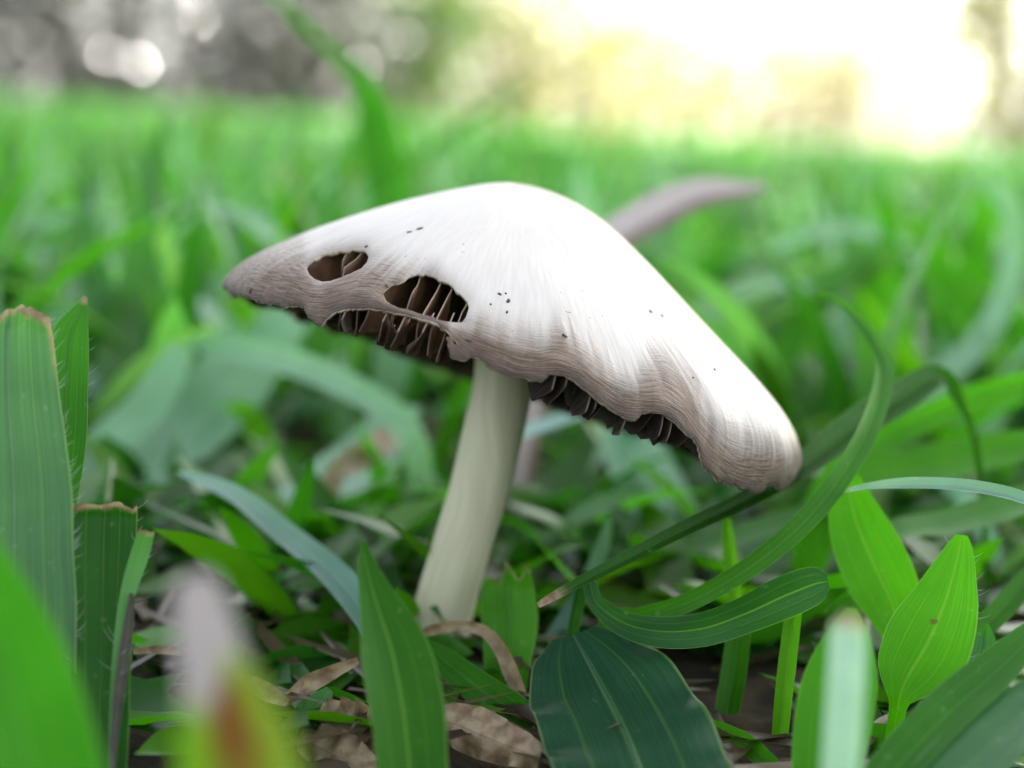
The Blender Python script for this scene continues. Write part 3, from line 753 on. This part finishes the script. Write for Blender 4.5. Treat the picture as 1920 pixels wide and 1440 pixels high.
# --- foreground, out of focus
gb('bright green blade leaning in front of the widest torn one', [(-90, 960, .098, 60), (-40, 1100, .096, 150), (10, 1250, .094, 220), (60, 1440, .092, 250), (90, 1600, .090, 240)], (0.041, 0.253, 0.003), fold=.2, roll=10, n=30)
gb('yellow-green grass blade with whitish withered tip and rusty streak', [(364, 1078, .079, 50), (369, 1100, .0788, 84), (382, 1170, .0785, 106), (398, 1240, .078, 122), (425, 1340, .077, 176), (450, 1450, .076, 230), (480, 1700, .074, 250)], (0.140, 0.310, 0.004),
   fold=.12, n=60, across=20, seed=3, rib=False,
   paint=withered)
gb('bluish upright blade with yellowed tip before the broad leaves', [(1593, 1148, .103, 20), (1592, 1156, .103, 50), (1590, 1182, .103, 66), (1588, 1260, .102, 70), (1582, 1360, .101, 70), (1574, 1480, .100, 70), (1565, 1600, .099, 70)], (.33, .50, .55), fold=.1, sky=0.84, dry_tip=.04)  # blue-white colour stands in for reflected sky
gb('long diagonal blade rising from the lower corner past the oval leaf', [(1985, 1150, .137, 40), (1925, 1205, .134, 62), (1850, 1275, .131, 84), (1770, 1345, .128, 92), (1690, 1430, .125, 92), (1610, 1530, .122, 80)], (0.037, 0.172, 0.014), fold=.35, sky=0.49)
gb('broad dull blade lying behind the long diagonal blade', [(2010, 1260, .131, 60), (1930, 1330, .128, 120), (1850, 1400, .125, 150), (1760, 1500, .122, 150)], (0.037, 0.161, 0.048), fold=.2, sky=0.85)
# --- in front of the stem
gb('dark green spear-shaped blade standing in front of the stem foot', [(679, 1012, .1285, 4), (683, 1040, .1285, 26), (694, 1090, .128, 52), (712, 1150, .1275, 92), (734, 1220, .127, 132), (752, 1310, .126, 146), (764, 1400, .125, 140), (772, 1500, .124, 128)],
   (.026, .130, .004), rib=False, fold=.42, roll=16, n=60, across=14)
gb('arched bluish blade running down behind the spear-shaped one', [(332, 886, .176, 8), (380, 902, .175, 36), (450, 935, .172, 48), (530, 1000, .168, 58), (610, 1065, .163, 66), (670, 1130, .158, 70), (720, 1210, .153, 66)], (.21, .42, .36), fold=.22, sky=0.67, n=50)  # sky sheen painted into the bluish colour
gb('dark blade sloping away from the foot of the stem', [(792, 1200, .152, 10), (830, 1235, .151, 44), (890, 1285, .149, 62), (950, 1325, .147, 66), (1000, 1360, .144, 60)], (0.028, 0.149, 0.006), fold=.35)
gb('nibbled upright blade with notched top to the right of the stem', [(950, 1078, .160, 92), (952, 1110, .160, 100), (956, 1160, .159, 104), (954, 1210, .158, 98), (950, 1250, .157, 86)], (0.061, 0.241, 0.014), torn=.42, fold=.35, seed=44)
gb('slim pale curved blade between notched blade and thin cut one', [(1142, 975, .178, 12), (1128, 1030, .176, 26), (1098, 1100, .173, 30), (1060, 1165, .170, 34), (1025, 1215, .167, 34), (995, 1255, .164, 30)], (.15, .30, .24), fold=.2, sky=0.56)  # pale colour holds the sheen of the sky
blade('broad_leaf', 'large dull dark green leaf lying low below the cap', 'leaf', [(1075, 1190, .151, 90), (1100, 1235, .148, 210), (1135, 1300, .143, 290), (1175, 1380, .136, 320), (1205, 1460, .129, 330), (1230, 1560, .122, 300)], (.026, .095, .045), fold=.10, sky=0.44, wave=.08, n=50, across=18)
blade('dry_grass_strip', 'pinkish brown withered strip arching over the stem foot', 'dry grass', [(782, 1192, .1560, 10), (815, 1180, .1545, 20), (862, 1174, .153, 20), (908, 1184, .152, 22), (938, 1218, .1515, 26), (958, 1262, .151, 30), (974, 1306, .150, 26)], (0.300, 0.200, 0.150), dry=.75, fold=.5, rib=False, n=46)
# --- dry litter
def litter(label, pts, name='dry_leaf', **kw): return blade(name, label, 'dry leaf', pts, (0.300, 0.220, 0.140), dry=.9, rib=False, root=False, **kw)
litter('crumpled tan dead leaf on soil below the dark sloping blade', [(815, 1345, .1425, 50), (870, 1362, .141, 90), (930, 1388, .139, 84), (990, 1410, .137, 60), (1040, 1425, .136, 20)], wave=.35, fold=-.4, n=50)
litter('twisted tan straw pointing at the spear-shaped blade', [(672, 1238, .146, 14), (620, 1262, .146, 28), (575, 1285, .1455, 34), (535, 1315, .144, 20)], wave=.2, fold=.6, name='dry_straw')
litter('straight pale straw under the withered-tip blade', [(430, 1262, .143, 16), (470, 1282, .143, 30), (505, 1300, .1425, 34), (540, 1318, .142, 16)], wave=.1, fold=.5, name='dry_straw')
litter('horizontal grey straw lying behind the cut dark blade', [(250, 1222, .148, 10), (300, 1218, .1485, 16), (360, 1224, .149, 16), (420, 1235, .149, 8)], fold=.5, name='dry_straw')
litter('ragged brown dead leaf between straw and spear-shaped blade', [(600, 1330, .1435, 30), (640, 1350, .142, 80), (680, 1385, .140, 110), (700, 1430, .138, 70)], wave=.5, fold=.3, wave_k=6)
litter('dark brown dead leaf curled on soil beside rusty-streaked blade', [(560, 1380, .141, 30), (600, 1400, .139, 90), (650, 1425, .137, 90), (700, 1460, .135, 40)], wave=.4, fold=-.3)
gb('small cut green scrap with tan edge beside the straws', [(618, 1292, .145, 14), (600, 1318, .1445, 46), (572, 1345, .144, 52), (535, 1378, .143, 30)], (0.049, 0.207, 0.041), dry_edge=1.0, fold=.2, rib=False, root=False)
# --- right, in focus
gb('tall arching blade with drooping tip curving beside the cap', [(1527, 553, .176, 4), (1560, 560, .175, 11), (1600, 590, .172, 19), (1640, 640, .168, 27), (1658, 690, .164, 34), (1645, 760, .159, 37), (1610, 840, .154, 40), (1550, 930, .150, 42), (1480, 1005, .1475, 40), (1390, 1075, .147, 38), (1290, 1130, .148, 36), (1200, 1158, .150, 34), (1140, 1166, .152, 30)],
   (.045, .175, .018), fold=.55, roll=18, twist=-35, n=90, seed=9, rk=.03)
blade('broad_leaf', 'wavy folded leaf with blunt curled tip below the cap end', 'leaf', [(1552, 1090, .1410, 24), (1546, 1091, .1410, 46), (1525, 1096, .1412, 70), (1470, 1118, .142, 80), (1400, 1150, .143, 72), (1320, 1178, .144, 64), (1240, 1184, .145, 56), (1170, 1168, .147, 46), (1118, 1130, .149, 34), (1098, 1085, .152, 24)],
      (.026, .105, .030), rib=False, fold=.34, wave=.30, wave_k=2.5, n=90, across=16, roll=8, seed=21)
gb('thin dark blade with cut dry end slanting under the cap rim', [(1009, 1136, .1425, 11), (1030, 1124, .1428, 17), (1100, 1086, .144, 22), (1200, 1035, .147, 28), (1300, 985, .151, 32), (1400, 938, .156, 36), (1500, 880, .162, 50), (1600, 805, .168, 66), (1690, 748, .173, 66), (1762, 708, .177, 44), (1805, 765, .179, 16), (1832, 850, .180, 14)],
   (.022, .095, .010), fold=.45, dry_tip=.035, n=90, seed=15, sky=0.31)
gb('bluish blade arching level across the tall arching one', [(1515, 955, .156, 14), (1560, 932, .1525, 26), (1610, 920, .149, 33), (1680, 912, .146, 36), (1760, 912, .145, 38), (1840, 920, .144, 40), (1920, 940, .143, 40), (2010, 985, .142, 38), (2060, 1080, .141, 34)], (.17, .34, .27), fold=.4, sky=0.67, n=60)  # colour made mint to imitate sky sheen
blade('broad_leaf', 'bright upright leaf under the level bluish blade', 'leaf', [(1585, 868, .160, 20), (1592, 920, .159, 66), (1608, 985, .158, 108), (1640, 1060, .157, 128), (1672, 1130, .156, 112), (1690, 1190, .155, 70), (1695, 1225, .155, 34)], (0.070, 0.293, 0.004), rib=False, fold=.22, n=50, across=14)
blade('broad_leaf', 'bright oval leaf with pointed rounded tip and pale veins', 'leaf', [(1803, 1003, .1425, 22), (1800, 1025, .1425, 46), (1788, 1075, .142, 86), (1768, 1140, .1415, 134), (1738, 1210, .141, 160), (1705, 1265, .1405, 132), (1690, 1300, .140, 70), (1684, 1325, .140, 34)], (0.070, 0.293, 0.004), rib=False, fold=.16, n=60, across=16, hairs=18, hair_len=.0011)
blade('broad_leaf', 'green leaf standing behind the bluish upright blade', 'leaf', [(1596, 1140, .132, 20), (1592, 1185, .1318, 76), (1580, 1260, .131, 128), (1565, 1340, .130, 144), (1550, 1430, .129, 132), (1540, 1520, .128, 100)], (0.061, 0.270, 0.006), rib=False, fold=.2, n=50, across=14)
gb('little upright blade tip beside the oval leaf', [(1848, 1168, .146, 8), (1846, 1195, .146, 38), (1840, 1240, .145, 54), (1832, 1300, .144, 52)], (0.045, 0.196, 0.041), fold=.25)
gb('slender bright stalk rising beneath the wavy folded leaf', [(1492, 1110, .1475, 30), (1484, 1180, .147, 32), (1472, 1280, .1455, 34), (1462, 1380, .1445, 30)], (0.099, 0.322, 0.005), fold=.6)
gb('yellowish short stalk upright under the thin dark blade', [(1362, 972, .166, 14), (1368, 1040, .165, 28), (1376, 1110, .164, 30), (1380, 1170, .163, 30)], (0.114, 0.333, 0.005), fold=.5)
gb('dark green stalk in shadow under the wavy leaf', [(1385, 1190, .156, 44), (1376, 1260, .154, 48), (1362, 1340, .151, 46)], (0.033, 0.161, 0.004), fold=.6)
gb('small curved blade sprouting from soil beside the large dull leaf', [(1300, 1352, .143, 8), (1345, 1366, .142, 28), (1400, 1396, .141, 38), (1450, 1440, .139, 36)], (0.054, 0.230, 0.006), fold=.3)
gb('dark blade curving up behind the oval leaf', [(1935, 1075, .160, 36), (1890, 1130, .157, 44), (1840, 1180, .154, 40), (1800, 1215, .152, 30)], (0.037, 0.172, 0.008), fold=.5)
# --- middle distance, soft; pale mint and bluish colours carry the sky's sheen
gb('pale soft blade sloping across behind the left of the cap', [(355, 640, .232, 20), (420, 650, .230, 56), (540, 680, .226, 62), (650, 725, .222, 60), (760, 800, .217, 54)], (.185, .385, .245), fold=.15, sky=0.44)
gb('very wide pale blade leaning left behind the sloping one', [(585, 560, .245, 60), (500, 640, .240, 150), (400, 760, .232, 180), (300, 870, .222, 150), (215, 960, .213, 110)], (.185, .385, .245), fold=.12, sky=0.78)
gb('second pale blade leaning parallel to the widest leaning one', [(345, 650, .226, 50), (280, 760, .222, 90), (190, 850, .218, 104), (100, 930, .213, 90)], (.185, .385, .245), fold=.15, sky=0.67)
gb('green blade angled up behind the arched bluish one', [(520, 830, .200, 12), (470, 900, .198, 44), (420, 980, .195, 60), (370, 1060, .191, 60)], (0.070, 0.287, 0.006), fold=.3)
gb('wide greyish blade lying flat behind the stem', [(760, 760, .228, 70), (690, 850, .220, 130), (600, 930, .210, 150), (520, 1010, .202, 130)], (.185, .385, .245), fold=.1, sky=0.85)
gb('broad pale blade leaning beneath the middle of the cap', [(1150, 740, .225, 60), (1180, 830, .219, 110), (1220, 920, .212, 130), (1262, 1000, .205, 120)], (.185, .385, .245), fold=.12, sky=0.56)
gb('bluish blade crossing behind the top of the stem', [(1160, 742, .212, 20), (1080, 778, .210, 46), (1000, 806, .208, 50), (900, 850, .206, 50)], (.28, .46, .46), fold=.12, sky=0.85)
gb('long dark blade lying level under the far end of the cap', [(1010, 1010, .195, 30), (1150, 1040, .192, 66), (1300, 1030, .190, 84), (1450, 990, .190, 80), (1560, 960, .190, 50)], (0.033, 0.149, 0.014), fold=.2, sky=0.85)
gb('purplish withered blade pointing up behind the cap slope', [(1436, 350, .238, 16), (1380, 358, .237, 34), (1310, 366, .236, 62), (1230, 402, .233, 74), (1150, 450, .229, 72), (1080, 520, .224, 66)], (.46, .38, .37), paint=lambda U, q_: (np.where(U[:, None] > .25, np.array([[.17, .115, .10]]), np.array([[.42, .36, .365]])), np.ones(len(U))), fold=.35, sky=0.33)
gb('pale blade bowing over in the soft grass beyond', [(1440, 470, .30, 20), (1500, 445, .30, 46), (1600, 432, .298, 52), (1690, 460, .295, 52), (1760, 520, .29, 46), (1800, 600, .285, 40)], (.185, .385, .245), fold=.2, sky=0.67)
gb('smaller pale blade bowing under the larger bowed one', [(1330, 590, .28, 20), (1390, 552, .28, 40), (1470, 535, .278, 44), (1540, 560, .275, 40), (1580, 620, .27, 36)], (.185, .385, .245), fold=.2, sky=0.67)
gb('long green blade reaching out beyond the drooping tip', [(1960, 708, .196, 30), (1880, 730, .197, 46), (1760, 775, .198, 54), (1650, 830, .197, 56), (1560, 900, .194, 50)], (0.061, 0.265, 0.007), fold=.35, sky=0.22)
gb('very broad green blade lying behind the level bluish blade', [(2000, 826, .186, 60), (1860, 850, .188, 90), (1720, 880, .189, 100), (1600, 910, .189, 70)], (0.061, 0.253, 0.008), fold=.2, sky=0.56)
gb('wide low blade spread below the level bluish blade', [(2020, 900, .172, 70), (1900, 950, .172, 110), (1780, 985, .172, 110), (1660, 1010, .172, 80)], (0.041, 0.196, 0.011), fold=.15, sky=0.85)
gb('bright pointed blade beside the tall pale bent one', [(1835, 352, .285, 8), (1842, 400, .284, 46), (1830, 470, .282, 58), (1806, 560, .278, 56), (1790, 640, .274, 50)], (0.061, 0.276, 0.003), fold=.2)
gb('shorter bright pointed blade under the pale bowed one', [(1726, 408, .280, 8), (1738, 450, .279, 48), (1765, 520, .277, 62), (1780, 600, .274, 60)], (0.058, 0.265, 0.003), fold=.2)
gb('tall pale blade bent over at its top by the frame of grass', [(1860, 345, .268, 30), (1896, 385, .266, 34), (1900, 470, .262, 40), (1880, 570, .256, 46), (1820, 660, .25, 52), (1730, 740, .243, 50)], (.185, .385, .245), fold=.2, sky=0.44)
gb('bright wide blade upright in the soft grass right of cap', [(1610, 470, .262, 20), (1640, 540, .260, 90), (1660, 620, .256, 110), (1660, 720, .251, 100)], (0.070, 0.299, 0.003), fold=.2)
gb('long arching stalk-like blade rising high over the soft lawn', [(495, -30, .335, 12), (560, 40, .335, 16), (630, 105, .334, 20), (680, 160, .333, 44), (705, 230, .332, 74), (722, 320, .330, 84), (735, 420, .327, 80)], (0.037, 0.196, 0.004), fold=.35)
gb('thin faint blade slanting above the top of cap', [(985, 150, .42, 10), (930, 195, .42, 16), (860, 240, .418, 22), (800, 290, .415, 26), (740, 360, .41, 28)], (0.049, 0.207, 0.011), fold=.3)
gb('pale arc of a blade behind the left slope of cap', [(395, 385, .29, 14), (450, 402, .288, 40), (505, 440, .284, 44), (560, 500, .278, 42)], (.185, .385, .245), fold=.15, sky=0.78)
gb('pinkish dried scrap of leaf behind the stem', [(735, 815, .210, 40), (690, 850, .207, 54), (630, 890, .203, 40)], (0.300, 0.220, 0.180), dry=.6, fold=.2)

# loose brown thatch on the soil under the grass
n = 240
x = rng.uniform(-.07, .07, n); y = rng.uniform(.125, .22, n)
v, q, l, t = blades_mesh(x, y, rng.uniform(.008, .026, n), rng.uniform(.0006, .0022, n), rng.uniform(0, 2*np.pi, n), rng.uniform(1.2, 1.56, n), rng.uniform(0, .15, n),
                         np.array([.12, .085, .055])*rng.uniform(.3, 1.3, (n, 1)), 3, 2, rng.normal(0, .5, n))
v[:, 2] += .0008
tag(mesh_obj('dead_thatch', v, q, M_LAWN, attrs={'luv': l, 'tint': t}), 'loose brown thatch of dead grass bits on the soil', 'thatch', kind='stuff')
